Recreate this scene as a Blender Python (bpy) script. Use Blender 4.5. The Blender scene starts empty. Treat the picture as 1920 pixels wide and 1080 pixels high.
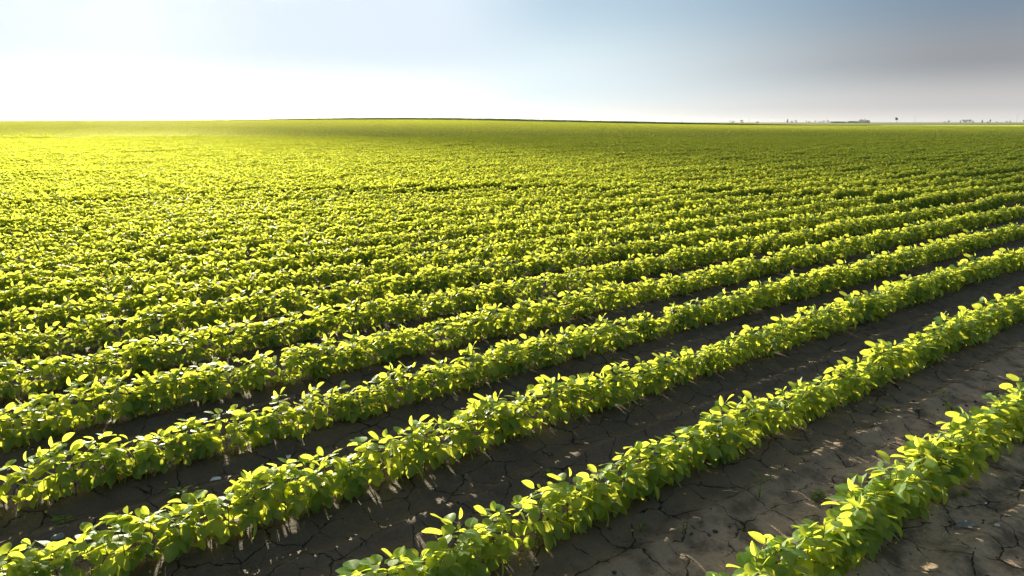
import bpy, math, random
import numpy as np
from mathutils import Vector

S = bpy.context.scene
COL = S.collection
R = math.radians
rng = np.random.default_rng(7)
random.seed(7)

# ------------------------------------------------------------------ camera
THETA = 52.9                       # the crop rows run along +X; the view looks this far to their left
PITCH = 13.65
CAM_Z = 1.485
cam_d = bpy.data.cameras.new("camera")
cam_d.lens = 24.0
cam_d.sensor_width = 36.0
cam_d.clip_start = 0.05
cam_d.clip_end = 20000
cam = bpy.data.objects.new("camera", cam_d)
COL.objects.link(cam)
cam.location = (0, 0, CAM_Z)
cam.rotation_euler = (R(90 - PITCH), 0, R(THETA - 90))
S.camera = cam

# ------------------------------------------------------------------ sky, sun, exposure
SUN_AZ = THETA + 26.0              # from +X, counter-clockwise
SUN_EL = 10.6
sd = Vector((math.cos(R(SUN_EL)) * math.cos(R(SUN_AZ)), math.cos(R(SUN_EL)) * math.sin(R(SUN_AZ)), math.sin(R(SUN_EL))))
W = bpy.data.worlds.new("World")
S.world = W
W.use_nodes = True
nt = W.node_tree
for n in list(nt.nodes):
    nt.nodes.remove(n)


class NT:
    """small helper to write node trees"""
    def __init__(self, tree):
        self.t = tree

    def n(self, kind, ins=None, **kw):
        nd = self.t.nodes.new(kind)
        for k, v in kw.items():
            setattr(nd, k, v)
        for k, v in (ins or {}).items():
            s = nd.inputs[k]
            if isinstance(v, bpy.types.NodeSocket):
                self.t.links.new(v, s)
            else:
                s.default_value = v
        return nd

    def math(self, op, a, b=0.0, c=0.0):
        return self.n("ShaderNodeMath", {0: a, 1: b, 2: c}, operation=op).outputs[0]

    def smooth(self, x, lo, hi, a=0.0, b=1.0):
        nd = self.n("ShaderNodeMapRange", {0: x, 1: lo, 2: hi, 3: a, 4: b}, interpolation_type="SMOOTHSTEP")
        return nd.outputs[0]

    def mix(self, f, a, b, mode="MIX"):
        nd = self.n("ShaderNodeMix", data_type="RGBA", blend_type=mode)
        for k, v in ((0, f), (6, a), (7, b)):
            if isinstance(v, bpy.types.NodeSocket):
                self.t.links.new(v, nd.inputs[k])
            else:
                nd.inputs[k].default_value = v if k == 0 or len(v) == 4 else (*v, 1)
        return nd.outputs[2]


w = NT(nt)
sky = w.n("ShaderNodeTexSky", sky_type="NISHITA", sun_disc=False, sun_elevation=R(SUN_EL), sun_rotation=R(90 - SUN_AZ),
          air_density=1.0, dust_density=2.5, ozone_density=1.5, altitude=100)
tc = w.n("ShaderNodeTexCoord")
gdir = Vector((math.cos(R(12)) * math.cos(R(SUN_AZ)), math.cos(R(12)) * math.sin(R(SUN_AZ)), math.sin(R(12))))
dot = w.n("ShaderNodeVectorMath", {0: tc.outputs["Generated"], 1: gdir}, operation="DOT_PRODUCT").outputs["Value"]
ang = w.math("MULTIPLY", w.math("ARCCOSINE", dot), 180 / math.pi)
elev = w.n("ShaderNodeSeparateXYZ", {0: tc.outputs["Generated"]}).outputs[2]


def sky_ramp(stops):
    c = stops[0][1]
    for (z0, _c0), (z1, c1) in zip(stops, stops[1:]):
        c = w.mix(w.smooth(elev, z0, z1), c, c1)
    return c


near_sun = sky_ramp([(0.0, (6.0, 6.0, 5.9)), (0.02, (5.6, 5.75, 5.8)), (0.095, (3.75, 4.25, 4.7)), (0.4, (3.4, 4.2, 4.9))])
between = sky_ramp([(0.0, (4.9, 4.95, 4.7)), (0.05, (4.0, 4.6, 4.8)), (0.17, (2.4, 3.2, 3.8)), (0.5, (1.4, 2.2, 3.3))])
away = sky_ramp([(0.0, (3.7, 3.55, 3.45)), (0.022, (2.85, 2.8, 2.75)), (0.075, (1.55, 1.63, 1.75)), (0.15, (0.98, 1.36, 1.80)), (0.5, (0.7, 1.1, 1.75))])
haze_air = w.mix(w.smooth(ang, 19.0, 31.0), near_sun, between)
haze_air = w.mix(w.smooth(ang, 27.0, 60.0), haze_air, away)
haze_air = w.n("ShaderNodeVectorMath", {0: haze_air, 3: 0.86}, operation="SCALE").outputs[0]
high = w.n("ShaderNodeVectorMath", {0: sky.outputs[0], 1: (1.6, 1.35, 1.05)}, operation="MULTIPLY").outputs[0]
skyc = w.mix(w.smooth(elev, 0.20, 0.55), haze_air, high)
bg = w.n("ShaderNodeBackground", {0: skyc, 1: 0.05})
w.n("ShaderNodeOutputWorld", {0: bg.outputs[0]})

sun_d = bpy.data.lights.new("sun", "SUN")
sun_d.energy = 5.0
sun_d.angle = R(0.5)
sun_d.color = (1.0, 0.88, 0.63)
sun = bpy.data.objects.new("sun", sun_d)
sun.rotation_euler = sd.to_track_quat("Z", "Y").to_euler()
sun.location = (0, 0, 30)
COL.objects.link(sun)

S.view_settings.view_transform = "Standard"
S.view_settings.look = "None"
S.view_settings.gamma = 1
S.view_settings.exposure = 2.3
S.cycles.max_bounces = 8
S.cycles.transmission_bounces = 8
S.cycles.diffuse_bounces = 4
S.cycles.glossy_bounces = 2
S.cycles.volume_bounces = 0
S.cycles.caustics_reflective = False
S.cycles.caustics_refractive = False


# ------------------------------------------------------------------ helpers
def vnoise(x, y, seed=0):
    """smooth value noise in -1..1"""
    x = np.asarray(x, float); y = np.asarray(y, float)
    xi = np.floor(x).astype(np.int64); yi = np.floor(y).astype(np.int64)
    fx = x - xi; fy = y - yi
    fx = fx * fx * (3 - 2 * fx); fy = fy * fy * (3 - 2 * fy)

    def h(a, b):
        v = (a * 374761393 + b * 668265263 + seed * 1442695041) & 0xFFFFFFFF
        v = ((v ^ (v >> 13)) * 1274126177) & 0xFFFFFFFF
        v = v ^ (v >> 16)
        return (v & 0xFFFF) / 32767.5 - 1
    a = h(xi, yi); b = h(xi + 1, yi); c = h(xi, yi + 1); d = h(xi + 1, yi + 1)
    return (a * (1 - fx) + b * fx) * (1 - fy) + (c * (1 - fx) + d * fx) * fy


def sstep(x, a, b):
    t = np.clip((np.asarray(x, float) - a) / (b - a), 0, 1)
    return t * t * (3 - 2 * t)


CT, ST = math.cos(R(THETA)), math.sin(R(THETA))
FIELD_END = 335.0


def view_xy(x, y):
    """depth ahead and distance to the right of the camera's heading"""
    return x * CT + y * ST, x * ST - y * CT


def terrain(x, y):
    """the broad lie of the land"""
    z, r = view_xy(np.asarray(x, float), np.asarray(y, float))
    az = np.degrees(np.arctan2(r, np.maximum(z, 1e-3)))
    hump = 2.4 * np.exp(-((az + 9) / 17.0) ** 2) + 1.35 * sstep(az, -8, -34) - 0.25 * sstep(az, 8, 26)
    near = sstep(z, 70, FIELD_END)
    h = hump * near
    far = sstep(z, FIELD_END + 5, FIELD_END + 260)
    h = h * (1 - 0.9 * far)
    return h


ROW0, PITCH_ROW = 0.277, 0.70


def row_y(k, x):
    return ROW0 + PITCH_ROW * k + 0.028 * vnoise(np.asarray(x) * 0.45, np.asarray(x) * 0 + k * 7.3, 3) + 0.012 * vnoise(np.asarray(x) * 1.7, np.asarray(x) * 0 + k * 3.1, 5)


def furrow(x, y):
    """soil relief between the rows: a low bank under each row and a hoed band beside it"""
    u = ((y - ROW0) / PITCH_ROW) % 1.0            # 0 at a row
    k = np.floor((y - ROW0) / PITCH_ROW)
    wob = 0.05 * vnoise(x * 0.8, k * 5.7, 11)
    d = np.minimum(u, 1 - u)
    h = 0.008 * np.exp(-(d / 0.15) ** 2)
    h += 0.017 * np.exp(-((u - 0.60 - wob) / 0.055) ** 2) - 0.014 * np.exp(-((u - 0.76 - wob) / 0.07) ** 2)
    return h


def clods(x, y):
    h = 0.006 * vnoise(x * 5, y * 5, 21) + 0.004 * vnoise(x * 13, y * 13, 22) + 0.0022 * vnoise(x * 33, y * 33, 23)
    rough = sstep(vnoise(x * 0.9 + 3, y * 1.3, 25), 0.05, 0.6)
    return h + rough * (0.006 * np.abs(vnoise(x * 22, y * 22, 26)) + 0.004 * np.abs(vnoise(x * 45, y * 45, 27)))


def ground_z(x, y):
    x = np.asarray(x, float); y = np.asarray(y, float)
    dist = np.hypot(x, y)
    return terrain(x, y) + furrow(x, y) * (1 - sstep(dist, 14, 26)) + clods(x, y) * (1 - sstep(dist, 10, 18))


def mesh_from(name, V, F, mat, smooth=True, uv=None, lr=None):
    """one mesh from numpy arrays; F is (n,4) or (n,3)"""
    V = np.asarray(V, np.float32); F = np.asarray(F, np.int32)
    me = bpy.data.meshes.new(name)
    me.vertices.add(len(V)); me.vertices.foreach_set("co", V.ravel())
    k = F.shape[1]
    me.loops.add(F.size); me.loops.foreach_set("vertex_index", F.ravel())
    me.polygons.add(len(F))
    me.polygons.foreach_set("loop_start", np.arange(0, F.size, k, dtype=np.int32))
    me.polygons.foreach_set("loop_total", np.full(len(F), k, np.int32))
    me.polygons.foreach_set("use_smooth", np.full(len(F), smooth))
    me.update(calc_edges=True)
    if uv is not None:
        l = me.uv_layers.new(name="UVMap")
        l.data.foreach_set("uv", np.asarray(uv, np.float32)[F.ravel()].ravel())
    if lr is not None:
        a = me.attributes.new("lr", "FLOAT", "POINT")
        a.data.foreach_set("value", np.asarray(lr, np.float32))
    if mat:
        me.materials.append(mat)
    me.validate()
    return me


def link(name, data, parent=None):
    o = bpy.data.objects.new(name, data)
    COL.objects.link(o)
    if parent:
        o.parent = parent
    return o


def tag(o, label=None, cat=None, group=None, kind=None):
    for k, v in (("label", label), ("category", cat), ("group", group), ("kind", kind)):
        if v:
            o[k] = v
    return o


def new_mat(name):
    m = bpy.data.materials.new(name)
    m.use_nodes = True
    m.node_tree.nodes.clear()
    return m, NT(m.node_tree)


# ------------------------------------------------------------------ materials
def leaf_material(name, d1, d2, t1, t2, gloss=0.15):
    m, s = new_mat(name)
    at = s.n("ShaderNodeAttribute", attribute_name="lr").outputs["Fac"]
    oi = s.n("ShaderNodeObjectInfo").outputs["Random"]
    uv = s.n("ShaderNodeUVMap").outputs[0]
    sp = s.n("ShaderNodeSeparateXYZ", {0: uv})
    t, u = sp.outputs[0], sp.outputs[1]
    au = s.math("ABSOLUTE", s.math("MULTIPLY_ADD", u, 2.0, -1.0))
    mid = s.smooth(au, 0.10, 0.02)
    ph = s.math("FRACT", s.math("MULTIPLY_ADD", t, 7.0, s.math("MULTIPLY", au, -2.2)))
    vein = s.smooth(s.math("ABSOLUTE", s.math("SUBTRACT", ph, 0.5)), 0.13, 0.02)
    vein = s.math("MAXIMUM", mid, s.math("MULTIPLY", vein, 0.45))
    f = s.math("MULTIPLY_ADD", at, 0.75, s.math("MULTIPLY", oi, 0.25))
    geo = s.n("ShaderNodeNewGeometry")
    nz = s.n("ShaderNodeTexNoise", {"Vector": geo.outputs["Position"], "Scale": 45.0, "Detail": 3.0}).outputs["Fac"]
    dc = s.mix(f, d1, d2)
    dc = s.mix(s.math("MULTIPLY", vein, 0.6), dc, (0.17, 0.23, 0.08))
    dc = s.mix(s.math("MULTIPLY", geo.outputs["Backfacing"], 0.35), dc, (0.13, 0.19, 0.08))
    blot = s.math("MULTIPLY", s.smooth(nz, 0.60, 0.74), s.smooth(at, 0.74, 0.85))
    dc = s.mix(s.math("MULTIPLY", blot, 0.6), dc, (0.34, 0.33, 0.20))
    tcol = s.mix(f, t1, t2)
    old = s.math("MULTIPLY", s.smooth(at, 0.90, 0.99), s.smooth(nz, 0.40, 0.62))
    tcol = s.mix(s.math("MULTIPLY", old, 0.7), tcol, (0.52, 0.42, 0.05))
    dc = s.mix(s.math("MULTIPLY", old, 0.6), dc, (0.20, 0.17, 0.05))
    tcol = s.mix(s.math("MULTIPLY", vein, 0.25), tcol, (0.22, 0.30, 0.03))
    bump = s.n("ShaderNodeBump", {"Strength": 0.35, "Distance": 0.002, "Height": s.math("MULTIPLY_ADD", vein, -0.7, nz)})
    dif = s.n("ShaderNodeBsdfDiffuse", {0: dc, 1: 0.3, "Normal": bump.outputs[0]})
    tra = s.n("ShaderNodeBsdfTranslucent", {0: tcol})
    ref = s.n("ShaderNodeBsdfRefraction", {"Color": s.mix(0.5, tcol, (0.78, 0.76, 0.06)), "Roughness": 0.62, "IOR": 1.08})
    thru = s.n("ShaderNodeMixShader", {0: 0.12, 1: tra.outputs[0], 2: ref.outputs[0]})
    add = s.n("ShaderNodeAddShader", {0: dif.outputs[0], 1: thru.outputs[0]})
    gl = s.n("ShaderNodeBsdfGlossy", {"Color": (0.9, 0.95, 0.9, 1), "Roughness": 0.45, "Normal": bump.outputs[0]})
    fr = s.n("ShaderNodeFresnel", {"IOR": 1.42, "Normal": bump.outputs[0]})
    ms = s.n("ShaderNodeMixShader", {0: s.math("MULTIPLY", fr.outputs[0], gloss), 1: add.outputs[0], 2: gl.outputs[0]})
    s.n("ShaderNodeOutputMaterial", {0: ms.outputs[0]})
    return m


M_leaf = leaf_material("soybean leaf", (0.030, 0.074, 0.026), (0.060, 0.112, 0.033), (0.34, 0.395, 0.038), (0.50, 0.51, 0.050))
M_young = leaf_material("young soybean leaf", (0.080, 0.150, 0.025), (0.110, 0.180, 0.030), (0.56, 0.62, 0.06), (0.62, 0.66, 0.07))
M_corn = leaf_material("tall green crop", (0.020, 0.060, 0.016), (0.040, 0.085, 0.022), (0.05, 0.12, 0.01), (0.08, 0.15, 0.015), 0.2)
M_weed = leaf_material("weed leaf", (0.050, 0.095, 0.022), (0.085, 0.120, 0.030), (0.20, 0.27, 0.02), (0.28, 0.32, 0.03))


def plain(name, c1, c2, scale=60.0, rough=0.8, trans=None, bump=0.3):
    m, s = new_mat(name)
    tcd = s.n("ShaderNodeTexCoord").outputs["Object"]
    nz = s.n("ShaderNodeTexNoise", {"Vector": tcd, "Scale": scale, "Detail": 4.0}).outputs["Fac"]
    c = s.mix(s.smooth(nz, 0.3, 0.7), c1, c2)
    b = s.n("ShaderNodeBump", {"Strength": bump, "Distance": 0.003, "Height": nz})
    p = s.n("ShaderNodeBsdfPrincipled", {"Base Color": c, "Roughness": rough, "Specular IOR Level": 0.25, "Normal": b.outputs[0]})
    out = p.outputs[0]
    if trans:
        tr = s.n("ShaderNodeBsdfTranslucent", {0: (*trans, 1)})
        out = s.n("ShaderNodeAddShader", {0: out, 1: tr.outputs[0]}).outputs[0]
    s.n("ShaderNodeOutputMaterial", {0: out})
    return m


M_stem = plain("soybean stem", (0.07, 0.09, 0.03), (0.13, 0.15, 0.05), 40, 0.6, (0.03, 0.035, 0.005))
M_cot = plain("withered seed leaf", (0.30, 0.24, 0.06), (0.42, 0.30, 0.08), 60, 0.7, (0.20, 0.15, 0.02))
M_straw = plain("dry straw", (0.36, 0.31, 0.22), (0.50, 0.45, 0.36), 90)
M_husk = plain("bleached husk", (0.50, 0.48, 0.45), (0.65, 0.63, 0.60), 70)
M_stone = plain("grey stone", (0.14, 0.14, 0.15), (0.22, 0.22, 0.22), 50)
M_clod = plain("soil clod", (0.055, 0.047, 0.040), (0.085, 0.074, 0.064), 80, 0.95, None, 0.6)
M_bark = plain("bark", (0.05, 0.045, 0.04), (0.09, 0.08, 0.07), 4)
M_wood = plain("weathered pole wood", (0.10, 0.09, 0.085), (0.15, 0.14, 0.13), 3)
M_white = plain("white paint", (0.74, 0.74, 0.70), (0.82, 0.82, 0.78), 8)
M_metal = plain("grey metal", (0.20, 0.21, 0.22), (0.28, 0.29, 0.30), 5, 0.5)
M_crown = plain("tree foliage", (0.022, 0.045, 0.020), (0.050, 0.080, 0.035), 0.6, 0.9, (0.02, 0.04, 0.008), 0.0)


def soil_material():
    m, s = new_mat("cracked black soil")
    pos = s.n("ShaderNodeNewGeometry").outputs["Position"]
    xy = s.n("ShaderNodeVectorMath", {0: pos, 1: (1, 1, 0)}, operation="MULTIPLY").outputs[0]
    wn = s.n("ShaderNodeTexNoise", {"Vector": xy, "Scale": 9.0, "Detail": 4.0, "Roughness": 0.6}).outputs["Color"]
    wv = s.n("ShaderNodeVectorMath", {0: s.n("ShaderNodeVectorMath", {0: wn, 1: (0.5, 0.5, 0.5)}, operation="SUBTRACT").outputs[0], 3: 0.10}, operation="SCALE").outputs[0]
    wx = s.n("ShaderNodeVectorMath", {0: xy, 1: wv}, operation="ADD").outputs[0]
    v1 = s.n("ShaderNodeTexVoronoi", {"Vector": wx, "Scale": 6.2, "Randomness": 1.0}, feature="DISTANCE_TO_EDGE", voronoi_dimensions="2D").outputs["Distance"]
    v2 = s.n("ShaderNodeTexVoronoi", {"Vector": wx, "Scale": 15.0}, feature="DISTANCE_TO_EDGE", voronoi_dimensions="2D").outputs["Distance"]
    big = s.n("ShaderNodeTexNoise", {"Vector": xy, "Scale": 1.7, "Detail": 3.0}).outputs["Fac"]
    med = s.n("ShaderNodeTexNoise", {"Vector": xy, "Scale": 7.0, "Detail": 5.0, "Roughness": 0.65}).outputs["Fac"]
    fine = s.n("ShaderNodeTexNoise", {"Vector": xy, "Scale": 70.0, "Detail": 6.0, "Roughness": 0.7}).outputs["Fac"]
    w1 = s.smooth(med, 0.36, 0.62, 0.002, 0.026)
    c1 = s.n("ShaderNodeMapRange", {0: v1, 1: 0.0, 2: w1, 3: 1.0, 4: 0.0}, clamp=True).outputs[0]
    c1 = s.math("MULTIPLY", c1, s.smooth(med, 0.36, 0.46))
    w2 = s.smooth(big, 0.42, 0.62, 0.002, 0.022)
    c2 = s.n("ShaderNodeMapRange", {0: v2, 1: 0.0, 2: w2, 3: 1.0, 4: 0.0}, clamp=True).outputs[0]
    c2 = s.math("MULTIPLY", c2, s.math("MULTIPLY", s.smooth(med, 0.52, 0.62), 0.8))
    crack = s.math("MAXIMUM", c1, c2)
    base = s.mix(s.smooth(big, 0.35, 0.65), (0.060, 0.046, 0.034), (0.090, 0.068, 0.048))
    base = s.mix(s.smooth(med, 0.35, 0.7), base, (0.100, 0.077, 0.056))
    dry = s.smooth(s.n("ShaderNodeSeparateXYZ", {0: pos}).outputs[1], 1.75, 1.15)  # pale front strips: dry crust, lightened further to paint in flare-lit ground
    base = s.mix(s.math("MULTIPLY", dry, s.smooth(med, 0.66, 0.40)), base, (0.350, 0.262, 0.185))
    base = s.mix(s.math("MULTIPLY", s.smooth(fine, 0.45, 0.72), 0.5), base, (0.126, 0.099, 0.074))
    base = s.mix(s.math("MULTIPLY", s.smooth(fine, 0.45, 0.30), 0.5), base, (0.038, 0.032, 0.027))
    base = s.mix(s.math("MULTIPLY", crack, 0.9), base, (0.010, 0.009, 0.008))
    h = s.math("ADD", s.math("MULTIPLY", fine, 0.30), s.math("MULTIPLY", med, 0.5))
    h = s.math("SUBTRACT", h, s.math("MULTIPLY", crack, 1.6))
    b = s.n("ShaderNodeBump", {"Strength": 1.0, "Distance": 0.016, "Height": h})
    p = s.n("ShaderNodeBsdfPrincipled", {"Base Color": base, "Roughness": 0.85, "Specular IOR Level": 0.25, "Normal": b.outputs[0]})
    s.n("ShaderNodeOutputMaterial", {0: p.outputs[0]})
    return m


def far_material():
    """the land past the soybean field: pale stubble, green strips"""
    m, s = new_mat("far land")
    pos = s.n("ShaderNodeNewGeometry").outputs["Position"]
    st = s.n("ShaderNodeMapping", {0: pos, "Rotation": (0, 0, R(20)), "Scale": (0.0016, 0.007, 1)}).outputs[0]
    n1 = s.n("ShaderNodeTexVoronoi", {"Vector": st, "Scale": 1.0}, voronoi_dimensions="2D").outputs["Color"]
    r = s.n("ShaderNodeSeparateColor", {0: n1}).outputs[0]
    c = s.mix(s.smooth(r, 0.2, 0.8), (0.085, 0.125, 0.045), (0.15, 0.165, 0.075))
    p = s.n("ShaderNodeBsdfPrincipled", {"Base Color": c, "Roughness": 0.95, "Specular IOR Level": 0.1})
    s.n("ShaderNodeOutputMaterial", {0: p.outputs[0]})
    return m


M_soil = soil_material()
M_far = far_material()


# ------------------------------------------------------------------ ground: one sheet out to the horizon
def axis(lo, hi, near_lo, near_hi, step, growth):
    a = list(np.arange(near_lo, near_hi, step))
    st = step
    v = a[-1]
    while v < hi:
        st *= growth
        v += st
        a.append(v)
    st = step
    v = a[0]
    out = []
    while v > lo:
        st *= growth
        v -= st
        out.append(v)
    return np.array(out[::-1] + a)


gx = axis(-4300, 6700, -1.6, 8.0, 0.016, 1.045)
gy = axis(-4300, 6700, 0.3, 5.6, 0.016, 1.045)
GX, GY = np.meshgrid(gx, gy)
GZ = ground_z(GX, GY)
nx, ny = len(gx), len(gy)
idx = np.arange(nx * ny).reshape(ny, nx)
F = np.stack([idx[:-1, :-1], idx[:-1, 1:], idx[1:, 1:], idx[1:, :-1]], -1).reshape(-1, 4)
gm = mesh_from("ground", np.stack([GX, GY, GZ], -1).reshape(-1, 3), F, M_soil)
gm.materials.append(M_far)
cx = 0.25 * (GX[:-1, :-1] + GX[1:, 1:]) * 2
cy = 0.25 * (GY[:-1, :-1] + GY[1:, 1:]) * 2
zz, _ = view_xy(cx, cy)
gm.polygons.foreach_set("material_index", (zz.ravel() > FIELD_END).astype(np.int32))
tag(link("ground", gm), "dark cracked soil between the crop rows", "ground", kind="structure")


# ------------------------------------------------------------------ plant building
class MB:
    def __init__(self):
        self.V = []; self.F = []; self.uv = []; self.lr = []; self.n = 0

    def grid(self, P, uv, lr):
        a, b = P.shape[:2]
        i = np.arange(a * b).reshape(a, b) + self.n
        self.F.append(np.stack([i[:-1, :-1], i[1:, :-1], i[1:, 1:], i[:-1, 1:]], -1).reshape(-1, 4))
        self.V.append(P.reshape(-1, 3)); self.uv.append(uv.reshape(-1, 2)); self.lr.append(np.full(a * b, lr))
        self.n += a * b

    def tube(self, pts, r0, r1, sides=5, lr=0.5):
        pts = np.asarray(pts, float)
        n = len(pts)
        tan = np.gradient(pts, axis=0)
        tan /= np.linalg.norm(tan, axis=1, keepdims=True) + 1e-9
        ref = np.array([0, 0, 1.0]) if abs(tan[0][2]) < 0.9 else np.array([1.0, 0, 0])
        P = np.zeros((n, sides + 1, 3)); uv = np.zeros((n, sides + 1, 2))
        for i in range(n):
            a = np.cross(tan[i], ref); a /= np.linalg.norm(a) + 1e-9
            b = np.cross(tan[i], a)
            r = r0 + (r1 - r0) * i / max(n - 1, 1)
            for j in range(sides + 1):
                q = 2 * math.pi * j / sides
                P[i, j] = pts[i] + r * (math.cos(q) * a + math.sin(q) * b)
        uv[..., 1] = 0.3
        self.grid(P, uv, lr)

    def leaf(self, base, d, nrm, L, Wd, fold=0.25, droop=0.25, lr=0.5, na=6, nb=4, tip=1.0, wave=0.0):
        d = np.asarray(d, float); d = d / np.linalg.norm(d)
        nrm = np.asarray(nrm, float); nrm = nrm - d * np.dot(nrm, d); nrm /= np.linalg.norm(nrm) + 1e-9
        s = np.cross(nrm, d)
        t = np.linspace(0, 1, na + 1)
        u = np.linspace(-1, 1, nb + 1)
        wid = np.sin(math.pi * np.clip(t, 0, 1) ** 0.86) ** 0.60
        wid[0] = 0.10; wid[-1] = 0.03 * tip
        T, U = np.meshgrid(t, u, indexing="ij")
        Wm = wid[:, None] * Wd * 0.5
        lat = U * Wm
        up = fold * np.abs(lat) - droop * L * T ** 2 + wave * L * np.sin(T * 7 + U * 2.0) * np.abs(U) * 0.6
        P = np.asarray(base) + (L * T)[..., None] * d + lat[..., None] * s + up[..., None] * nrm
        self.grid(P, np.stack([T, (U + 1) / 2], -1), lr)

    def build(self, name, mat):
        return mesh_from(name, np.concatenate(self.V), np.concatenate(self.F), mat, True, np.concatenate(self.uv), np.concatenate(self.lr))


SUNH = np.array([sd.x, sd.y, 0.0]); SUNH /= np.linalg.norm(SUNH)


def rnd(a, b):
    return random.uniform(a, b)


def leaf_normal(d, tilt=0.35, jit=0.40):
    n = np.array([rnd(-jit, jit), rnd(-jit, jit), 1.0]) + SUNH * rnd(-0.15, 2 * tilt)
    return n


def azdir(az, el):
    return np.array([math.cos(az) * math.cos(el), math.sin(az) * math.cos(el), math.sin(el)])


def trifoliate(fol, stem, P0, az, pel, plen, L, lr, na=6, nb=4, f=0.5):
    """petiole and three leaflets"""
    d = azdir(az, pel)
    P1 = P0 + d * plen * 0.55
    P2 = P1 + azdir(az, pel - 0.35) * plen * 0.45
    if stem is not None:
        stem.tube([P0, P1, P2], 0.0013, 0.0009, 4)
    el0 = rnd(-1.1, -0.1) + 0.75 * f
    ti = 0.3 + 0.8 * f
    dt = azdir(az + rnd(-0.2, 0.2), el0)
    Pt = P2 + azdir(az, pel - 0.5) * 0.016
    if stem is not None:
        stem.tube([P2, Pt], 0.0009, 0.0007, 4)
    fol.leaf(Pt, dt, leaf_normal(dt, ti), L * rnd(0.95, 1.12), L * rnd(0.76, 0.86), rnd(0.0, 0.32), rnd(0.0, 0.35), lr + rnd(-0.1, 0.1), na, nb, 1, rnd(0, 0.05))
    for sg in (-1, 1):
        ds = azdir(az + sg * rnd(1.1, 1.7), rnd(-1.05, 0.0) + 0.6 * f)
        fol.leaf(P2 + ds * 0.003, ds, leaf_normal(ds, ti), L * rnd(0.85, 1.02), L * rnd(0.74, 0.84), rnd(0.0, 0.32), rnd(0.0, 0.35), lr + rnd(-0.1, 0.1), na, nb, 1, rnd(0, 0.05))


def soybean(h, ntri, upright=True, na=6, nb=4):
    """returns builders: stem, foliage, shoot (young top leaves), seed leaves; h = stem height"""
    st, fo, sh, co = MB(), MB(), MB(), MB()
    lean = np.array([rnd(-0.10, 0.10), rnd(-0.14, 0.14), 1.0])
    bend = np.array([rnd(-0.015, 0.015), rnd(-0.02, 0.02), 0])
    def sp(t):
        return lean * h * t + bend * math.sin(t * math.pi) + np.array([0, 0, 0.0])
    st.tube([sp(t) for t in (-0.12, 0.15, 0.35, 0.6, 0.8, 1.0)], 0.0026, 0.0013, 5)
    a0 = rnd(0, 6.28)
    if random.random() < 0.75:
        for q in range(random.choice((1, 2))):
            p = sp(0.14); d = azdir(a0 + 3.14 * q, rnd(-0.7, 0.1))
            co.leaf(p, d, (0, 0, 1), rnd(0.012, 0.020), rnd(0.008, 0.012), 0.3, 0.3, 0.5, 3, 2)
    # the pair of single leaves
    for q in (0, 1):
        a = a0 + 1.57 + 3.14 * q + rnd(-0.3, 0.3)
        p = sp(0.33); p2 = p + azdir(a, 0.25) * rnd(0.018, 0.03)
        st.tube([p, p2], 0.001, 0.0008, 4)
        d = azdir(a, rnd(-0.9, -0.2))
        fo.leaf(p2, d, leaf_normal(d), rnd(0.042, 0.058), rnd(0.034, 0.044), rnd(0.0, 0.3), rnd(0.05, 0.35), rnd(0.0, 0.4), na, nb)
    for q in range(4):          # small low leaves that hang into the gap
        a = rnd(0, 6.28); p = sp(rnd(0.18, 0.34)); p2 = p + azdir(a, 0.2) * rnd(0.02, 0.045)
        st.tube([p, p2], 0.001, 0.0008, 4)
        d = azdir(a, rnd(-1.1, -0.5))
        fo.leaf(p2, d, leaf_normal(d), rnd(0.038, 0.052), rnd(0.028, 0.038), rnd(0.0, 0.3), rnd(0.05, 0.3), rnd(0.0, 0.3), na, nb)
    az = rnd(0, 6.28)
    for i in range(ntri):
        t = 0.37 + 0.60 * (i / max(ntri - 1, 1)) ** 0.75
        az += math.pi + rnd(-0.7, 0.7)
        f = i / max(ntri - 1, 1)
        trifoliate(fo, st, sp(t), az, rnd(0.35, 0.95), rnd(0.032, 0.068) * (1 - 0.45 * f), rnd(0.054, 0.074) * (1 - 0.18 * f), rnd(0.1, 0.9), na, nb, f)
    # young folded shoot
    p = sp(1.0)
    for q in range(random.choice((1, 2, 2))):
        a = rnd(0, 6.28); d = azdir(a, (rnd(0.7, 1.4) if random.random() < 0.3 else rnd(-0.1, 0.6)) if upright else rnd(0.1, 0.8))
        p2 = p + d * rnd(0.008, 0.035)
        st.tube([p, p2], 0.0009, 0.0007, 4)
        sh.leaf(p2, d, leaf_normal(d, 0.2, 0.9), rnd(0.028, 0.050), rnd(0.013, 0.026), rnd(0.4, 1.0), rnd(-0.1, 0.2), rnd(0, 1), na, nb)
    return st, fo, sh, co


NVAR = 20
variants = []
for i in range(NVAR):
    h = rnd(0.165, 0.225) if i % 5 else rnd(0.13, 0.16)
    st, fo, sh, co = soybean(h, random.choice((5, 6, 6, 7)))
    variants.append(dict(stem=st.build("stem", M_stem), foliage=fo.build("foliage", M_leaf), young=sh.build("young_foliage", M_young),
                         seed_leaf=co.build("seed_leaf", M_cot) if co.n else None, b=(st, fo, sh, co)))


# ------------------------------------------------------------------ where the plants stand
def to_px(x, y, z):
    """picture position (1920 wide) of a point; used only to decide which plants are in view"""
    zc, xr = view_xy(x, y)
    dz = z - CAM_Z
    cp, sp_ = math.cos(R(PITCH)), math.sin(R(PITCH))
    Z = zc * cp - dz * sp_
    Y = zc * sp_ + dz * cp
    Z = np.where(np.abs(Z) < 1e-3, 1e-3, Z)
    return 960 + 1280 * xr / Z, 540 - 1280 * Y / Z, Z


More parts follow.
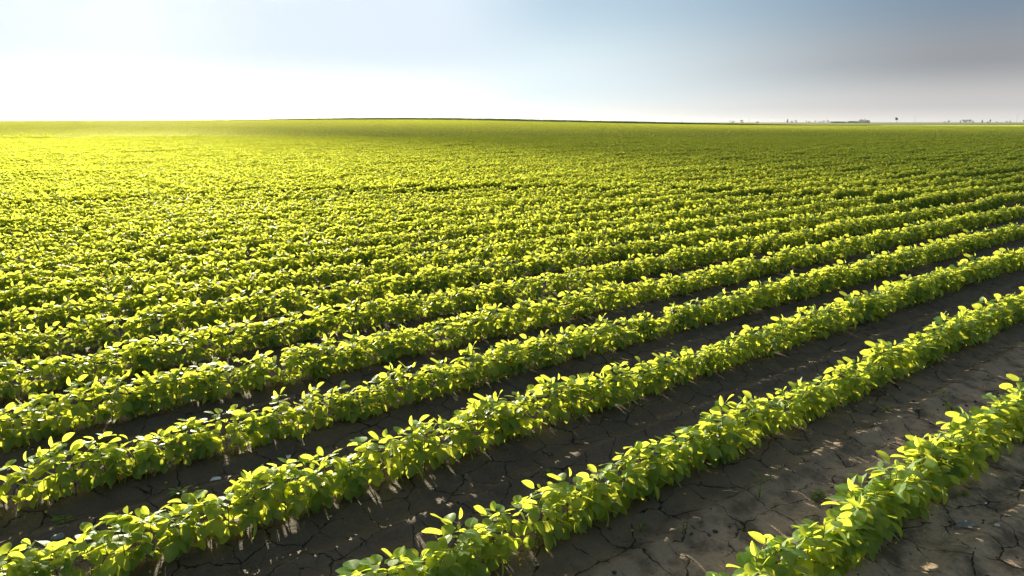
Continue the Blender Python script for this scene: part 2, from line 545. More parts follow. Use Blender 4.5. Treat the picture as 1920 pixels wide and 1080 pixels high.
SPACING = 0.038
PL = []            # x, y, row
L1_DIST = 15.0
for k in range(-1, 24):
    x = -16.0
    while x < 20.0:
        x += SPACING * rnd(0.6, 1.45)
        dens = float(vnoise(x * 0.55, k * 9.1, 31))
        if random.random() < 0.05 or (dens < -0.84 and k <= 6):
            continue
        y = float(row_y(k, x)) + rnd(-0.022, 0.022)
        zc, xr = view_xy(x, y)
        if math.hypot(x, y) > L1_DIST or zc < -1.0 or abs(xr) > abs(zc) * 1.0 + 2.5 or math.hypot(x, y) < 0.35:
            continue
        gp, _gq, _gz = to_px(np.array([x]), np.array([y]), np.array([0.1]))
        if k == 5 and 627 < gp[0] < 650:
            continue
        PL.append((x, y, k))
PL = np.array(PL)
gz = ground_z(PL[:, 0], PL[:, 1])
px, py, pz = to_px(PL[:, 0], PL[:, 1], gz + 0.17)
vis = (pz > 0.2) & (px > -30) & (px < 1950) & (py > 150) & (py < 1120)
order = np.argsort(np.where(vis, np.hypot(PL[:, 0], PL[:, 1]), 1e6))
single = order[:300]
isingle = np.zeros(len(PL), bool); isingle[single] = True
gscale = 0.91 + 0.11 * vnoise(PL[:, 0] * 0.9, PL[:, 2] * 4.3, 41)

ORD = ["first", "second", "third", "fourth", "fifth", "sixth", "seventh", "eighth", "ninth", "tenth"]
rows_in = sorted({int(PL[i, 2]) for i in single})
rank = {}
for k in rows_in:
    ii = sorted([i for i in single if int(PL[i, 2]) == k], key=lambda i: px[i])
    for j, i in enumerate(ii):
        rank[i] = (j, len(ii))
ROWN = ["front row", "second row back", "third row back", "fourth row back", "fifth row back", "sixth row back", "seventh row back"]
GROUP = "soybean plants growing in rows"


def plant_label(i, sc, var):
    k = int(PL[i, 2]); j, n = rank[i]
    rn = ROWN[rows_in.index(k)]
    if j < 10 and n > 3:
        return f"leafy soybean plant in the {rn}, {ORD[j]} from the row's sunward end"
    if n - 1 - j < 10 and n > 13:
        return f"leafy soybean plant in the {rn}, {ORD[n - 1 - j]} from the row's shaded far end"
    q = int((j - 10) / max(n - 20, 1) * 3)
    part = ["first third from the sunward end", "middle third of the row", "last third before the shaded end"][min(q, 2)]
    return f"bright green soybean plant in the {rn}, {part}"


def add_plant(i):
    x, y, k = PL[i]
    v = variants[random.randrange(NVAR)]
    r = link("soybean_plant", None)
    r.empty_display_size = 0.05
    sc = float(gscale[i]) * rnd(0.93, 1.06)
    r.location = (x, y, gz[i] - 0.004)
    r.rotation_euler = (rnd(-0.08, 0.08), rnd(-0.08, 0.08), rnd(-0.45, 0.45))
    r.scale = (sc, sc, sc * rnd(0.93, 1.08))
    tag(r, plant_label(i, sc, v), "plant", GROUP)
    link("stem", v["stem"], r); link("foliage", v["foliage"], r); link("young_foliage", v["young"], r)
    if v["seed_leaf"]:
        link("seed_leaf", v["seed_leaf"], r)


for i in single:
    add_plant(i)

# ------------------------------------------------------------------ the rest of the crop: one object, instanced by geometry nodes
SRC = bpy.data.collections.new("crop sources")      # never linked to the scene
src_n = 0


def add_source(me):
    global src_n
    o = bpy.data.objects.new(f"src{src_n:03d}", me)
    SRC.objects.link(o)
    src_n += 1
    return src_n - 1


def joined(parts, name):
    """one mesh, several materials"""
    V, F, UV, LR, MI = [], [], [], [], []
    n = 0
    mats = [m for _, m in parts]
    for q, (b, m) in enumerate(parts):
        if not b.n:
            continue
        v = np.concatenate(b.V); f = np.concatenate(b.F) + n
        V.append(v); F.append(f); UV.append(np.concatenate(b.uv)); LR.append(np.concatenate(b.lr)); MI.append(np.full(len(f), q))
        n += len(v)
    me = mesh_from(name, np.concatenate(V), np.concatenate(F), None, True, np.concatenate(UV), np.concatenate(LR))
    for m in mats:
        me.materials.append(m)
    me.polygons.foreach_set("material_index", np.concatenate(MI).astype(np.int32))
    return me


src_plants = [add_source(joined(list(zip(v["b"], (M_stem, M_leaf, M_young, M_cot))), "crop plant")) for v in variants]

SEG = 1.4


def segment():
    """1.4 m of row with simplified leaves"""
    st, fo, sh = MB(), MB(), MB()
    x = 0.0
    ph = rnd(0, 50)
    while x < SEG:
        x += SPACING * rnd(0.6, 1.45)
        sc = 1 + 0.16 * float(vnoise(x * 0.9 + ph, ph, 41))
        h = rnd(0.13, 0.20) * sc
        y = rnd(-0.02, 0.02)
        base = np.array([x, y, 0.0])
        top = base + np.array([rnd(-0.02, 0.02), rnd(-0.03, 0.03), h])
        st.tube([base, top], 0.003, 0.002, 3)
        az = rnd(0, 6.28)
        for i in range(5):
            az += math.pi + rnd(-0.7, 0.7)
            t = 0.38 + 0.16 * i
            p = base + (top - base) * t + azdir(az, rnd(0.35, 0.9)) * rnd(0.025, 0.055)
            for q in (-1.4, 0, 1.4):
                d = azdir(az + q + rnd(-0.3, 0.3), rnd(-1.1, -0.1) + 0.19 * i)
                fo.leaf(p, d, leaf_normal(d, 0.3 + 0.18 * i), rnd(0.050, 0.070) * sc, rnd(0.040, 0.054) * sc, rnd(0, 0.4), rnd(0, 0.35), rnd(0, 1), 3, 2)
        for q in range(2):
            d = azdir(rnd(0, 6.28), rnd(0.4, 1.4))
            sh.leaf(top, d, leaf_normal(d, 0.2, 0.9), rnd(0.04, 0.065), rnd(0.018, 0.028), 0.5, 0, rnd(0, 1), 2, 2)
    return joined(((st, M_stem), (fo, M_leaf), (sh, M_young)), "row stretch")


src_seg = [add_source(segment()) for _ in range(10)]
PROWS, PLEN = 8, 5.6


def patch():
    """eight rows, 5.6 m long, for the far part of the field"""
    fo, sh = MB(), MB()
    for r in range(PROWS):
        ph = rnd(0, 99)
        x = 0.0
        while x < PLEN:
            x += 0.028 * rnd(0.6, 1.4)
            sc = 1 + 0.2 * float(vnoise(x * 0.9 + ph, ph, 41))
            c = np.array([x, r * PITCH_ROW + rnd(-0.085, 0.085), rnd(0.05, 0.22) * sc])
            d = azdir(rnd(0, 6.28), rnd(-0.5, 0.2))
            fo.leaf(c, d, leaf_normal(d, 0.16, 0.40), rnd(0.07, 0.105) * sc, rnd(0.055, 0.075) * sc, rnd(0, 0.4), rnd(0, 0.35), rnd(0, 1), 2, 2)
            if random.random() < 0.10:
                d = azdir(rnd(0, 6.28), rnd(0.4, 1.4))
                sh.leaf(np.array([x, c[1], 0.19 * sc]), d, leaf_normal(d, 0.2, 0.9), rnd(0.06, 0.09), rnd(0.03, 0.04), 0.5, 0, rnd(0, 1), 2, 2)
    return joined(((fo, M_leaf), (sh, M_young)), "far rows")


src_patch = [add_source(patch()) for _ in range(6)]

pts, ix, rot, scl = [], [], [], []
for i in np.where(~isingle)[0]:
    pts.append((PL[i, 0], PL[i, 1], gz[i] - 0.004)); ix.append(src_plants[random.randrange(NVAR)])
    rot.append((rnd(-0.08, 0.08), rnd(-0.08, 0.08), rnd(-0.45, 0.45)))
    s_ = float(gscale[i]) * rnd(0.93, 1.06); scl.append((s_, s_, s_))
L2_DIST = 62.0
for k in range(-1, 100):
    xs = np.arange(-70, 130, SEG)
    for x in xs:
        y = ROW0 + PITCH_ROW * k
        xm = x + SEG / 2
        zc, xr = view_xy(xm, y)
        dd = math.hypot(xm, y)
        if dd < L1_DIST - 0.75 or zc < 0 or zc > L2_DIST or abs(xr) > zc * 0.95 + 5:
            continue
        y2 = float(row_y(k, xm))
        pts.append((x, y2, float(ground_z(xm, y2)))); ix.append(random.choice(src_seg))
        rot.append((0, 0, rnd(-0.012, 0.012))); s_ = 1 + 0.12 * float(vnoise(x * 0.15, k * 0.9, 52)); scl.append((1, s_, s_ * rnd(0.95, 1.06)))
for kk in range(-8, 90):
    k = kk * PROWS
    for x in np.arange(-420, 560, PLEN):
        y = ROW0 + PITCH_ROW * k
        xm, ym = x + PLEN / 2, y + PITCH_ROW * PROWS / 2
        zc, xr = view_xy(xm, ym)
        if zc > FIELD_END - 3 or abs(xr) > zc * 0.9 + 12:
            continue
        # whole patches start where the stretches stop
        if zc < L2_DIST + 3.5:
            continue
        z0 = float(terrain(xm, ym))
        ex = float(terrain(xm + 2, ym) - terrain(xm - 2, ym)) / 4; ey = float(terrain(xm, ym + 2) - terrain(xm, ym - 2)) / 4
        pts.append((x, y, z0 - ex * PLEN / 2 - ey * PITCH_ROW * PROWS / 2)); ix.append(random.choice(src_patch))
        rot.append((math.atan(ey), -math.atan(ex), 0)); s_ = 1 + 0.1 * float(vnoise(x * 0.04, k * 0.03, 53)); scl.append((1, 1, s_))
# fill the band between stretches and whole patches
for k in range(-1, 190):
    for x in np.arange(-90, 150, SEG):
        y = ROW0 + PITCH_ROW * k
        xm = x + SEG / 2
        zc, xr = view_xy(xm, y)
        if zc <= L2_DIST or abs(xr) > zc * 0.95 + 5:
            continue
        kk = math.floor(k / PROWS)
        px0 = -420 + math.floor((xm + 420) / PLEN) * PLEN
        zz_, _r = view_xy(px0 + PLEN / 2, ROW0 + PITCH_ROW * kk * PROWS + PITCH_ROW * PROWS / 2)
        if zz_ >= L2_DIST + 3.5:
            continue
        pts.append((x, y, float(terrain(xm, y)))); ix.append(random.choice(src_seg)); rot.append((0, 0, 0)); scl.append((1, 1, rnd(0.95, 1.06)))


def instancer(name, pts, ix, rot, scl, coll):
    me = bpy.data.meshes.new(name)
    P = np.asarray(pts, np.float32)
    me.vertices.add(len(P)); me.vertices.foreach_set("co", P.ravel())
    a = me.attributes.new("src", "INT", "POINT"); a.data.foreach_set("value", np.asarray(ix, np.int32))
    a = me.attributes.new("rot", "FLOAT_VECTOR", "POINT"); a.data.foreach_set("vector", np.asarray(rot, np.float32).ravel())
    a = me.attributes.new("scl", "FLOAT_VECTOR", "POINT"); a.data.foreach_set("vector", np.asarray(scl, np.float32).ravel())
    o = link(name, me)
    g = bpy.data.node_groups.new(name + " scatter", "GeometryNodeTree")
    g.interface.new_socket("Geometry", in_out="INPUT", socket_type="NodeSocketGeometry")
    g.interface.new_socket("Geometry", in_out="OUTPUT", socket_type="NodeSocketGeometry")
    N = NT(g)
    gi = N.n("NodeGroupInput"); go = N.n("NodeGroupOutput")
    ci = N.n("GeometryNodeCollectionInfo", {"Collection": coll, "Separate Children": True, "Reset Children": True})
    def attr(nm, ty):
        nd = N.n("GeometryNodeInputNamedAttribute", data_type=ty); nd.inputs[0].default_value = nm
        return nd.outputs[0]
    er = N.n("FunctionNodeEulerToRotation", {0: attr("rot", "FLOAT_VECTOR")}).outputs[0]
    ip = N.n("GeometryNodeInstanceOnPoints", {"Points": gi.outputs[0], "Instance": ci.outputs[0], "Pick Instance": True,
                                              "Instance Index": attr("src", "INT"), "Rotation": er, "Scale": attr("scl", "FLOAT_VECTOR")})
    g.links.new(ip.outputs[0], go.inputs[0])
    md = o.modifiers.new("scatter", "NODES"); md.node_group = g
    return o


crop = instancer("soybean_crop", pts, ix, rot, scl, SRC)
tag(crop, "soybean field running in rows to the horizon", "crop", kind="stuff")
print("plants", len(PL), "instances", len(pts))

def at(px_, py_, zg=0.0):
    """the ground point that the photo shows there"""
    dx, dy = (px_ - 960) / 1280, (540 - py_) / 1280
    cp, sp_ = math.cos(R(PITCH)), math.sin(R(PITCH))
    zc, up = cp + dy * sp_, dy * cp - sp_
    t = (zg - CAM_Z) / up
    z_, r_ = zc * t, dx * t
    x, y = z_ * CT + r_ * ST, z_ * ST - r_ * CT
    return x, y


def on_ground(px_, py_, dz=0.0):
    x, y = at(px_, py_)
    return (x, y, float(ground_z(x, y)) + dz)


# ------------------------------------------------------------------ weeds
def weed(px_, py_, label, size, n, el, width, grass=False):
    r = link("weed", None)
    r.location = on_ground(px_, py_)
    r.rotation_euler = (0, 0, rnd(0, 6.28))
    r.empty_display_size = 0.03
    st, fo = MB(), MB()
    hh = size * (1.0 if grass else 0.45)
    top = np.array([rnd(-.2, .2) * hh, rnd(-.2, .2) * hh, hh])
    st.tube([(0, 0, -0.006), top * 0.5, top], 0.0022 if grass else 0.0016, 0.001, 5)
    for i in range(n):
        t = (i + 0.6) / n
        a = i * 2.4 + rnd(-.3, .3)
        d = azdir(a, rnd(*el))
        p = top * (0.15 + 0.85 * t)
        if not grass:
            p2 = p + d * size * rnd(0.15, 0.35)
            st.tube([p, p2], 0.0009, 0.0007, 4)
            p = p2
        fo.leaf(p, d, leaf_normal(d), size * rnd(0.5, 0.8), size * width * rnd(0.8, 1.2), 0.3, rnd(0.3, 0.9) if grass else rnd(0, 0.4), rnd(0, 1), 6, 4)
    link("stem", st.build("stem", M_stem), r)
    link("foliage", fo.build("foliage", M_weed), r)
    tag(r, label, "weed", "weeds in the bare soil")


weed(1423, 937, "thin grassy weed with a bent tip on the cracked soil", 0.085, 5, (0.3, 1.2), 0.10, True)
weed(1280, 1004, "faint three-bladed grass weed just below the bent-tip one", 0.050, 4, (0.2, 0.9), 0.12, True)
weed(1536, 934, "yellow-green broad weed rosette beside the front row on pale crust", 0.042, 9, (-0.1, 0.5), 0.42)
weed(1661, 768, "small ragged weed beside the second row, sunward of two others", 0.045, 9, (0.0, 0.7), 0.35)
weed(1783, 770, "dark flat weed sprig in the middle of the pale strip", 0.048, 9, (-0.1, 0.4), 0.35)
weed(1767, 747, "tiny weed sprig just beyond the dark flat one", 0.028, 6, (0.0, 0.6), 0.40)
weed(1806, 935, "yellow weed seedling in the shadow side of the front row", 0.040, 6, (0.0, 0.7), 0.40)
weed(338, 936, "dark green leafy weed between the third and fourth rows, near a bleached flake", 0.055, 11, (0.0, 0.7), 0.35)
weed(117, 978, "low green weed near the smooth grey stone", 0.050, 8, (-0.1, 0.5), 0.38)
weed(1027, 894, "little weed seedling on dark soil between second and third rows", 0.035, 6, (0.0, 0.6), 0.40)
weed(832, 717, "pale weed tuft in the furrow behind the fourth row", 0.045, 8, (0.0, 0.6), 0.38)
weed(1202, 988, "tiny two-leaved weed in the shadow of the second row", 0.028, 4, (0.0, 0.5), 0.45)


# ------------------------------------------------------------------ litter on the soil
def lump(mat, name, size, flat, label, cat, px_, py_, sharp=0.25, seed=0, lift=0.3):
    """an irregular stone or flake"""
    nu, nv = 14, 9
    th = np.linspace(0, 2 * math.pi, nu + 1); ph = np.linspace(0, math.pi, nv)
    TH, PH = np.meshgrid(th, ph, indexing="ij")
    n = np.stack([np.cos(TH) * np.sin(PH), np.sin(TH) * np.sin(PH), np.cos(PH)], -1)
    q = 1 + sharp * vnoise(n[..., 0] * 1.7 + seed, n[..., 1] * 1.7 + n[..., 2] * 1.3, seed + 90) + 0.4 * sharp * vnoise(n[..., 0] * 4 + seed, n[..., 1] * 4 + n[..., 2] * 3, seed + 91)
    P = n * q[..., None] * np.array([size[0], size[1], flat])
    mb = MB(); mb.grid(P, np.zeros(P.shape[:2] + (2,)), 0.5)
    o = link(name, mb.build(name, mat))
    x, y, z = on_ground(px_, py_)
    o.location = (x, y, z + flat * lift)
    o.rotation_euler = (rnd(-.15, .15), rnd(-.15, .15), rnd(0, 6.28))
    tag(o, label, cat)
    return o


def flake(mat, name, L, wd, label, cat, px_, py_, rz, curl=0.5):
    """a curled dry flake with real thickness"""
    mb = MB()
    t = np.linspace(0, 1, 9); u = np.linspace(-1, 1, 6)
    T, U = np.meshgrid(t, u, indexing="ij")
    w_ = (np.sin(math.pi * np.clip(T * 0.94 + 0.03, 0, 1)) ** 0.35) * wd * 0.5 * (1 + 0.25 * vnoise(T * 6 + px_, U * 2, 95))
    Z = curl * np.abs(U * w_) + 0.10 * L * np.sin(T * 3.0) + 0.002 * vnoise(T * 5, U * 3 + px_, 96)
    P = np.stack([(T - 0.5) * L, U * w_, Z], -1)
    mb.grid(P, np.stack([T, U], -1), 0.5)
    o = link(name, mb.build(name, mat))
    sm = o.modifiers.new("thickness", "SOLIDIFY"); sm.thickness = 0.0012
    o.location = on_ground(px_, py_, 0.004)
    o.rotation_euler = (rnd(-.2, .2), rnd(-.2, .2), R(rz))
    tag(o, label, cat)
    return o


def straw(px_, py_, rz, L, label):
    mb = MB()
    mb.tube([(-L / 2, 0, 0), (-L * 0.1, 0.004, 0.002), (L / 2, 0, 0.001)], 0.0016, 0.0011, 6)
    o = link("straw", mb.build("straw", M_straw))
    o.location = on_ground(px_, py_, 0.005); o.rotation_euler = (0, rnd(-.08, .08), R(rz))
    tag(o, label, "straw", "bits of straw on the soil")


flake(M_husk, "husk_flake", 0.060, 0.020, "long bleached husk flake lying between the third and fourth rows", "husk", 540, 853, 75)
flake(M_husk, "husk_flake", 0.045, 0.024, "broad white husk flake beside the leafy weed", "husk", 404, 899, -20)
flake(M_husk, "husk_flake", 0.026, 0.012, "small white husk scrap behind the third row's leaves", "husk", 516, 887, 40)
flake(M_husk, "dry_leaf", 0.035, 0.020, "pale curled dead leaf close behind the second row", "dead leaf", 921, 988, 30, 1.0)
flake(M_stone, "grey_shard", 0.075, 0.032, "thin grey angular shard lying on the soil in front of the front row", "shard", 1812, 984, -40, 0.15)
lump(M_stone, "stone", (0.022, 0.017), 0.013, "smooth dark grey stone behind the third row's end", "stone", 108, 1012, 0.18, 1)
lump(M_husk, "pebble", (0.009, 0.007), 0.006, "small white pebble near the grey shard", "pebble", 1868, 994, 0.3, 2)
lump(M_husk, "pebble", (0.006, 0.005), 0.004, "tiny white pebble on the soil past the front row's shadow", "pebble", 1848, 943, 0.3, 3)
lump(M_husk, "pebble", (0.007, 0.006), 0.005, "round white pebble on the pale strip beside the second row", "pebble", 1641, 796, 0.3, 4)
straw(1800, 1032, -50, 0.062, "pale straw stalk lying alone past the grey shard, away from the row")
straw(1772, 1001, 10, 0.045, "short straw stalk between the front row and the grey shard")
straw(850, 980, -75, 0.060, "thin straw stalk on dark soil between second and third rows")
straw(1372, 922, -60, 0.075, "long faint straw behind the bent-tip grass weed")
straw(1460, 880, 10, 0.040, "straw bit on the pale strip near the second row's shade")

# countless small things: yellow seed leaves dropped under the rows, crumbs of soil
mb = MB()
for i in range(520):
    k = random.choice((1, 1, 2, 2, 2, 3, 3, 4, 5))
    x = rnd(-3.5, 8.5); y = float(row_y(k, x)) + rnd(-0.13, 0.06)
    d = azdir(rnd(0, 6.28), rnd(-0.3, 0.5))
    mb.leaf((x, y, float(ground_z(x, y)) + 0.005), d, (rnd(-.5, .5), rnd(-.5, .5), 1), rnd(0.008, 0.020), rnd(0.006, 0.011), 0.4, 0.2, rnd(0, 1), 3, 2)
tag(link("fallen_leaves", mb.build("fallen_leaves", M_cot)), "yellow seed leaves dropped along the foot of the rows", "fallen leaves", kind="stuff")
mb = MB()
th = np.linspace(0, 2 * math.pi, 7); ph = np.linspace(0, math.pi, 5)
TH, PH = np.meshgrid(th, ph, indexing="ij")
NS = np.stack([np.cos(TH) * np.sin(PH), np.sin(TH) * np.sin(PH), np.cos(PH)], -1)
for i in range(3800):
    x = rnd(-2.5, 7.5); y = rnd(0.35, 5.2)
    if vnoise(x * 1.1, y * 1.6, 97) < rnd(-0.7, 0.6):
        continue
    r_ = 0.0025 * (1 / (1 - rnd(0, 0.86))) ** 0.75
    q = 1 + 0.35 * vnoise(NS[..., 0] * 2 + i, NS[..., 1] * 2 + NS[..., 2] * 2, 98)
    P = NS * q[..., None] * np.array([r_, r_ * rnd(0.7, 1), r_ * rnd(0.5, 0.8)]) + np.array([x, y, float(ground_z(x, y)) + r_ * 0.2])
    mb.grid(P, np.zeros(P.shape[:2] + (2,)), 0.5)
tag(link("soil_crumbs", mb.build("soil_crumbs", M_clod)), "crumbs and clods of dark soil scattered between the rows", "soil crumbs", kind="stuff")


# ------------------------------------------------------------------ beyond the field
def far_xy(px_, depth):
    r_ = (px_ - 960) / 1280 / math.cos(R(PITCH)) * 0.985 * depth
    return depth * CT + r_ * ST, depth * ST - r_ * CT


def tall_clump():
    fo = MB()
    for i in range(150):
        x, y = rnd(0, 3.2), rnd(-1, 1)
        z = 2.1 * rnd(0.15, 1.0) ** 0.7
        d = azdir(rnd(0, 6.28), rnd(-0.4, 1.2))
        fo.leaf((x, y, z - 0.2), d, leaf_normal(d, 0.1, 0.6), rnd(0.45, 0.8), rnd(0.09, 0.15), 0.3, rnd(0.1, 0.6), rnd(0, 1), 3, 2)
    return joined(((fo, M_corn),), "tall clump")


TSRC = bpy.data.collections.new("tall crop sources")
for q in range(4):
    o = bpy.data.objects.new(f"tall{q:03d}", tall_clump()); TSRC.objects.link(o)
pts, ix, rot, scl = [], [], [], []
for dep in (FIELD_END + 2, FIELD_END + 5, FIELD_END + 9):
    for xr in np.arange(-300, 200, 1.5):
        x, y = dep * CT + xr * ST, dep * ST - xr * CT
        az = math.degrees(math.atan2(xr, dep))
        hs = (0.30 + 0.28 * float(sstep(az, -24, -10))) * (1 - 0.62 * float(sstep(az, 8, 26)))
        if az > 27.5:
            continue
        pts.append((x, y, float(terrain(x, y)) - 0.05)); ix.append(random.randrange(4)); rot.append((0, 0, R(THETA - 90) + rnd(-0.1, 0.1)))
        scl.append((1.1, 1, hs * rnd(0.85, 1.1)))
tag(instancer("tall_crop", pts, ix, rot, scl, TSRC), "dark green strip of taller crop behind the soybean field", "crop", kind="stuff")


def tree_mesh(hh, wd, trunk_frac, seed):
    """crown as many small leaf faces round a few limbs"""
    rs = random.Random(seed)
    st, fo = MB(), MB()
    st.tube([(0, 0, -0.3), (0.02 * wd, 0, hh * 0.3), (0, 0.02 * wd, hh * 0.75)], hh * 0.03, hh * 0.01, 6)
    cl = []
    for i in range(9):
        a = rs.uniform(0, 6.28); z = rs.uniform(trunk_frac, 0.88) * hh
        e = rs.uniform(0.1, 0.42) * wd
        c = np.array([e * math.cos(a), e * math.sin(a), z])
        st.tube([(0, 0, z * 0.7), tuple(c)], hh * 0.010, hh * 0.004, 4)
        cl.append(c)
    for c in cl:
        for j in range(42):
            v = np.array([rs.gauss(0, 1), rs.gauss(0, 1), rs.gauss(0, 0.8)])
            p = c + v / (np.linalg.norm(v) + 1e-6) * rs.uniform(0.3, 1) * np.array([0.24 * wd, 0.24 * wd, 0.17 * hh])
            d = azdir(rs.uniform(0, 6.28), rs.uniform(-0.8, 0.6))
            fo.leaf(p, d, (rs.uniform(-.8, .8), rs.uniform(-.8, .8), 1), hh * 0.10, hh * 0.075, 0.2, 0.2, 0.5, 2, 2)
    return st.build("trunk", M_bark), fo.build("crown", M_crown)


TREES = {"round": [tree_mesh(7, 7, 0.30, i) for i in range(3)], "narrow": [tree_mesh(9, 3.2, 0.22, 10 + i) for i in range(2)],
         "tall": [tree_mesh(9, 4.2, 0.58, 20)], "bush": [tree_mesh(3.2, 5.5, 0.15, 30 + i) for i in range(2)]}
TREE_LIST = [
    (1356, 900, "bush", 1.0, "lone dark bush on the skyline past the tall crop strip"),
    (1373, 1000, "round", 0.55, "tiny round tree just beyond the lone skyline bush"),
    (1401, 1000, "bush", 0.9, "low skyline bush halfway between the lone bush and the upright tree"),
    (1455, 1500, "narrow", 0.72, "upright dark tree at the start of the distant tree line"),
    (1463, 1900, "bush", 1.6, "squat pale bush next to the upright dark tree"),
    (1470, 1900, "round", 0.85, "round dark tree second from the start of the distant line"),
    (1489, 2100, "narrow", 0.6, "thin tree standing in the open gap of the distant line"),
    (1494, 2100, "bush", 1.5, "wide low bush touching the thin tree in the gap"),
    (1505, 2100, "round", 0.72, "grey-green tree midway along the gap in the distant line"),
    (1514, 2000, "bush", 1.4, "bush at the near foot of the long tree belt"),
    (1520, 2000, "round", 0.72, "tree beside the thin pole at the start of the belt"),
    (1528, 2000, "round", 0.75, "tree just past the thin pole at the start of the belt"),
    (1651, 1500, "tall", 1.0, "tall bare-trunked tree standing alone on the plain"),
    (1738, 1600, "bush", 0.9, "faint bush before the small dark tree on the skyline"),
    (1745, 1500, "round", 0.60, "small dark tree alone on the skyline between the mast and the grove"),
    (1766, 1500, "narrow", 0.50, "dark pointed tree right before the grove"),
    (1772, 1500, "round", 0.80, "darkest round tree of the small grove"),
    (1777, 1600, "round", 0.85, "middle tree of the small grove"),
    (1783, 1900, "round", 0.95, "paler tree at the back of the small grove"),
    (1788, 2000, "bush", 1.7, "bushy tree trailing off the end of the small grove"),
    (1805, 1900, "narrow", 0.72, "slim tree standing past the grove"),
    (1815, 1800, "bush", 1.1, "dark bush paired with the taller slim tree"),
    (1819, 1800, "narrow", 0.76, "taller slim tree between the grove and the second mast"),
    (1832, 1800, "bush", 1.0, "small isolated bush between the slim trees and the second mast"),
    (1849, 1700, "round", 0.48, "first of two little trees before the second mast"),
    (1855, 1700, "narrow", 0.52, "second of two little trees before the second mast"),
    (1880, 1900, "round", 0.80, "pale round tree just past the second mast"),
    (1889, 1800, "narrow", 0.55, "upright little tree between two round ones past the second mast"),
    (1898, 1800, "bush", 1.3, "dark bush at the foot of the last round tree"),
    (1902, 1800, "round", 0.85, "last dark round tree before the tree at the photo's edge"),
    (1919, 1000, "tall", 0.95, "high-crowned dark tree cut by the photo's edge"),
]
for q, (px_, dep, kind_, sc, lab) in enumerate(TREE_LIST):
    x, y = far_xy(px_, dep)
    r = link("tree", None); r.location = (x, y, float(terrain(x, y)) - 0.2); sc *= 1.35; r.scale = (sc, sc, sc); r.rotation_euler = (0, 0, q * 1.3)
    a, b = random.choice(TREES[kind_])
    link("trunk", a, r); link("crown", b, r)
    tag(r, lab, "tree", "far trees on the plain")
# a far wood that reads as one mass
fo = MB()
for px_ in np.arange(1533, 1603, 0.55):
    hh = (4.0 + 2.0 * float(sstep(px_, 1555, 1580)) + 4.0 * float(sstep(px_, 1580, 1588)) * (1 - 0.6 * float(sstep(px_, 1598, 1603)))) * (0.85 + 0.35 * float(vnoise(px_ * 0.45, 3.3, 61)))
    if 1560.5 < px_ < 1563:
        continue
    for j in range(26):
        x, y = far_xy(px_ + rnd(-.6, .6), 2000 + rnd(0, 30))
        z = hh * rnd(0.05, 1.0) * rnd(0.8, 1.1)
        d = azdir(rnd(0, 6.28), rnd(-0.6, 0.6))
        fo.leaf((x, y, z), d, (rnd(-.8, .8), rnd(-.8, .8), 1), 1.7, 1.3, 0.2, 0.2, 0.5, 2, 2)
tag(link("far_wood", fo.build("far_wood", M_crown)), "far belt of trees ending in a taller dark block", "wood", kind="stuff")


def mast(px_, dep, hgt, label, arms):
    x, y = far_xy(px_, dep)
    r = link("utility_pole", None); r.location = (x, y, float(terrain(x, y)))
    mb = MB(); mb.tube([(0, 0, -0.5), (0, 0, hgt * 0.5), (0, 0, hgt)], 0.28, 0.16, 8)
    link("pole", mb.build("pole", M_wood), r)
    mb = MB()
    for z in arms:
        mb.tube([(-0.9, 0, hgt * z), (0, 0, hgt * z + 0.02), (0.9, 0, hgt * z)], 0.09, 0.09, 6)
    link("crossarm", mb.build("crossarm", M_metal), r)
    tag(r, label, "pole", "far poles on the plain")


mast(1265, 900, 5.2, "faint pole at the brow of the tall crop strip", (0.93,))
mast(1386, 1400, 9.0, "thin pole between the lone bush and the upright dark tree", (0.93,))
mast(1526, 1900, 15.0, "thin pole rising out of the start of the tree belt", (0.95,))
mast(1684, 1900, 18.5, "tall mast alone past the bare-trunked tree", (0.96,))
mast(1867, 1900, 24.0, "tallest mast, standing among the little trees", (0.97,))

# white marker post in the far field
x, y = far_xy(177, 215)
r = link("marker_post", None); r.location = (x, y, float(terrain(x, y)))
mb = MB(); mb.tube([(0, 0, -0.2), (0, 0, 0.4), (0, 0, 0.72)], 0.035, 0.035, 8); link("post", mb.build("post", M_metal), r)
bm = MB(); bm.tube([(0, -0.02, 0.62), (0, -0.02, 0.80), (0, -0.02, 1.0)], 0.16, 0.16, 4); link("plate", bm.build("plate", M_white), r)
tag(r, "small white marker post standing in the far field", "post")


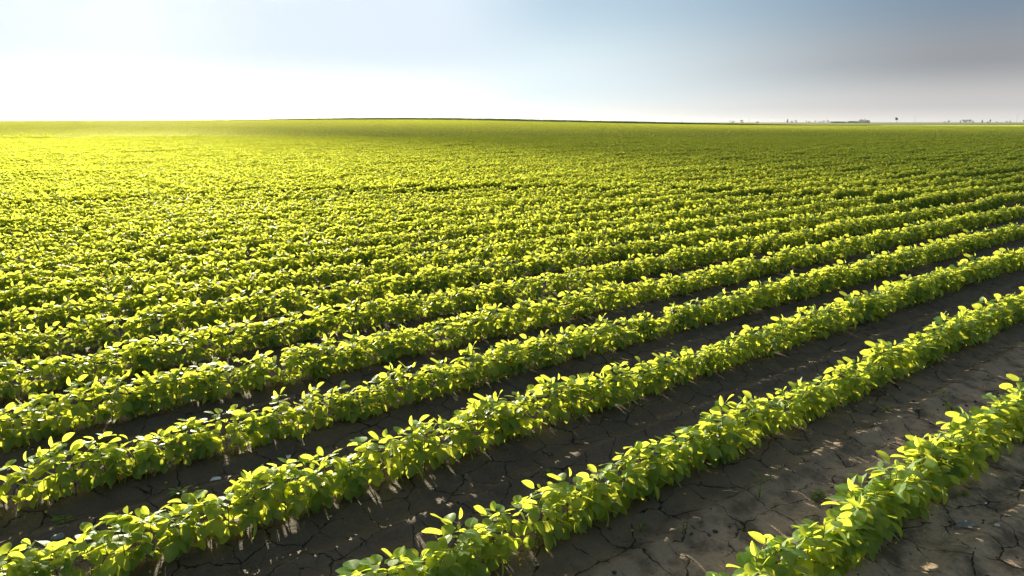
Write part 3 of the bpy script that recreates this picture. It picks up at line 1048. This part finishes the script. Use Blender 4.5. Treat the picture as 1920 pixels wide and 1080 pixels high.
# ------------------------------------------------------------------ unseen cloud bank added up-sun to shade the far and right-hand field
def shade_cloud_bank():
    D = 3000.0
    h = D * math.tan(R(SUN_EL))
    u = np.linspace(-190, 330, 131); v = np.linspace(-40, 520, 151)
    U, Vv = np.meshgrid(u, v)
    right = 2.1 * sstep(U, 4, 11) * (1 - 0.68 * sstep(Vv, 25, 150))
    far = sstep(Vv + 0.9 * U, 0, 115)
    T = np.maximum(right, 0.66 * far)
    edge = sstep(U, -190, -150) * sstep(U, 330, 270) * sstep(Vv, -40, -15) * sstep(Vv, 515, 455)
    T = T * edge * (1 + 0.25 * vnoise(U / 34, Vv / 60, 71) + 0.15 * vnoise(U / 13, Vv / 25, 72))
    T = np.maximum(T, 0) * 7.0
    mid = h + 3.0 * vnoise(U / 50, Vv / 50, 73) * edge
    e1 = SUNH[:2]; e2 = np.array([e1[1], -e1[0]])
    X = U * e2[0] + (Vv + D) * e1[0]; Y = U * e2[1] + (Vv + D) * e1[1]
    n = U.size
    top = np.stack([X, Y, mid + T * 0.6 + 0.02], -1).reshape(-1, 3); bot = np.stack([X, Y, mid - T * 0.4 - 0.02], -1).reshape(-1, 3)
    a, b = U.shape
    i = np.arange(n).reshape(a, b)
    q = np.stack([i[:-1, :-1], i[:-1, 1:], i[1:, 1:], i[1:, :-1]], -1).reshape(-1, 4)
    ring = np.concatenate([i[0, :-1], i[:-1, -1], i[-1, :0:-1], i[:0:-1, 0]])
    nxt = np.roll(ring, -1)
    side = np.stack([ring, ring + n, nxt + n, nxt], -1)
    F = np.concatenate([q, q[:, ::-1] + n, side])
    m, s = new_mat("shade_cloud")
    vol = s.n("ShaderNodeVolumePrincipled", {"Color": (0.92, 0.93, 0.95, 1), "Density": 0.050, "Anisotropy": 0.6})
    o = s.n("ShaderNodeOutputMaterial", {"Volume": vol.outputs[0]})
    me = mesh_from("shade_cloud", np.concatenate([top, bot]), F, m)
    tag(link("shade_cloud", me), "thin cloud bank added up-sun, out of view, to shade the field", "shade_cloud", kind="stuff")


shade_cloud_bank()

# ------------------------------------------------------------------ thin evening haze over the whole plain
def haze_box():
    mb = MB()
    x0, x1, y0, y1, z0, z1 = -4600, 7000, -4600, 7000, -1.6, 26.0
    V = [(x, y, z) for z in (z0, z1) for (x, y) in ((x0, y0), (x1, y0), (x1, y1), (x0, y1))]
    F = [(0, 3, 2, 1), (4, 5, 6, 7), (0, 1, 5, 4), (1, 2, 6, 5), (2, 3, 7, 6), (3, 0, 4, 7)]
    m, s = new_mat("haze")
    vol = s.n("ShaderNodeVolumePrincipled", {"Color": (0.93, 0.93, 0.92, 1), "Density": HAZE, "Anisotropy": 0.8})
    s.n("ShaderNodeOutputMaterial", {"Volume": vol.outputs[0]})
    tag(link("haze", mesh_from("haze", V, F, m, False)), "thin pale evening haze lying over the plain", "haze", kind="stuff")


HAZE = 0.000018
haze_box()
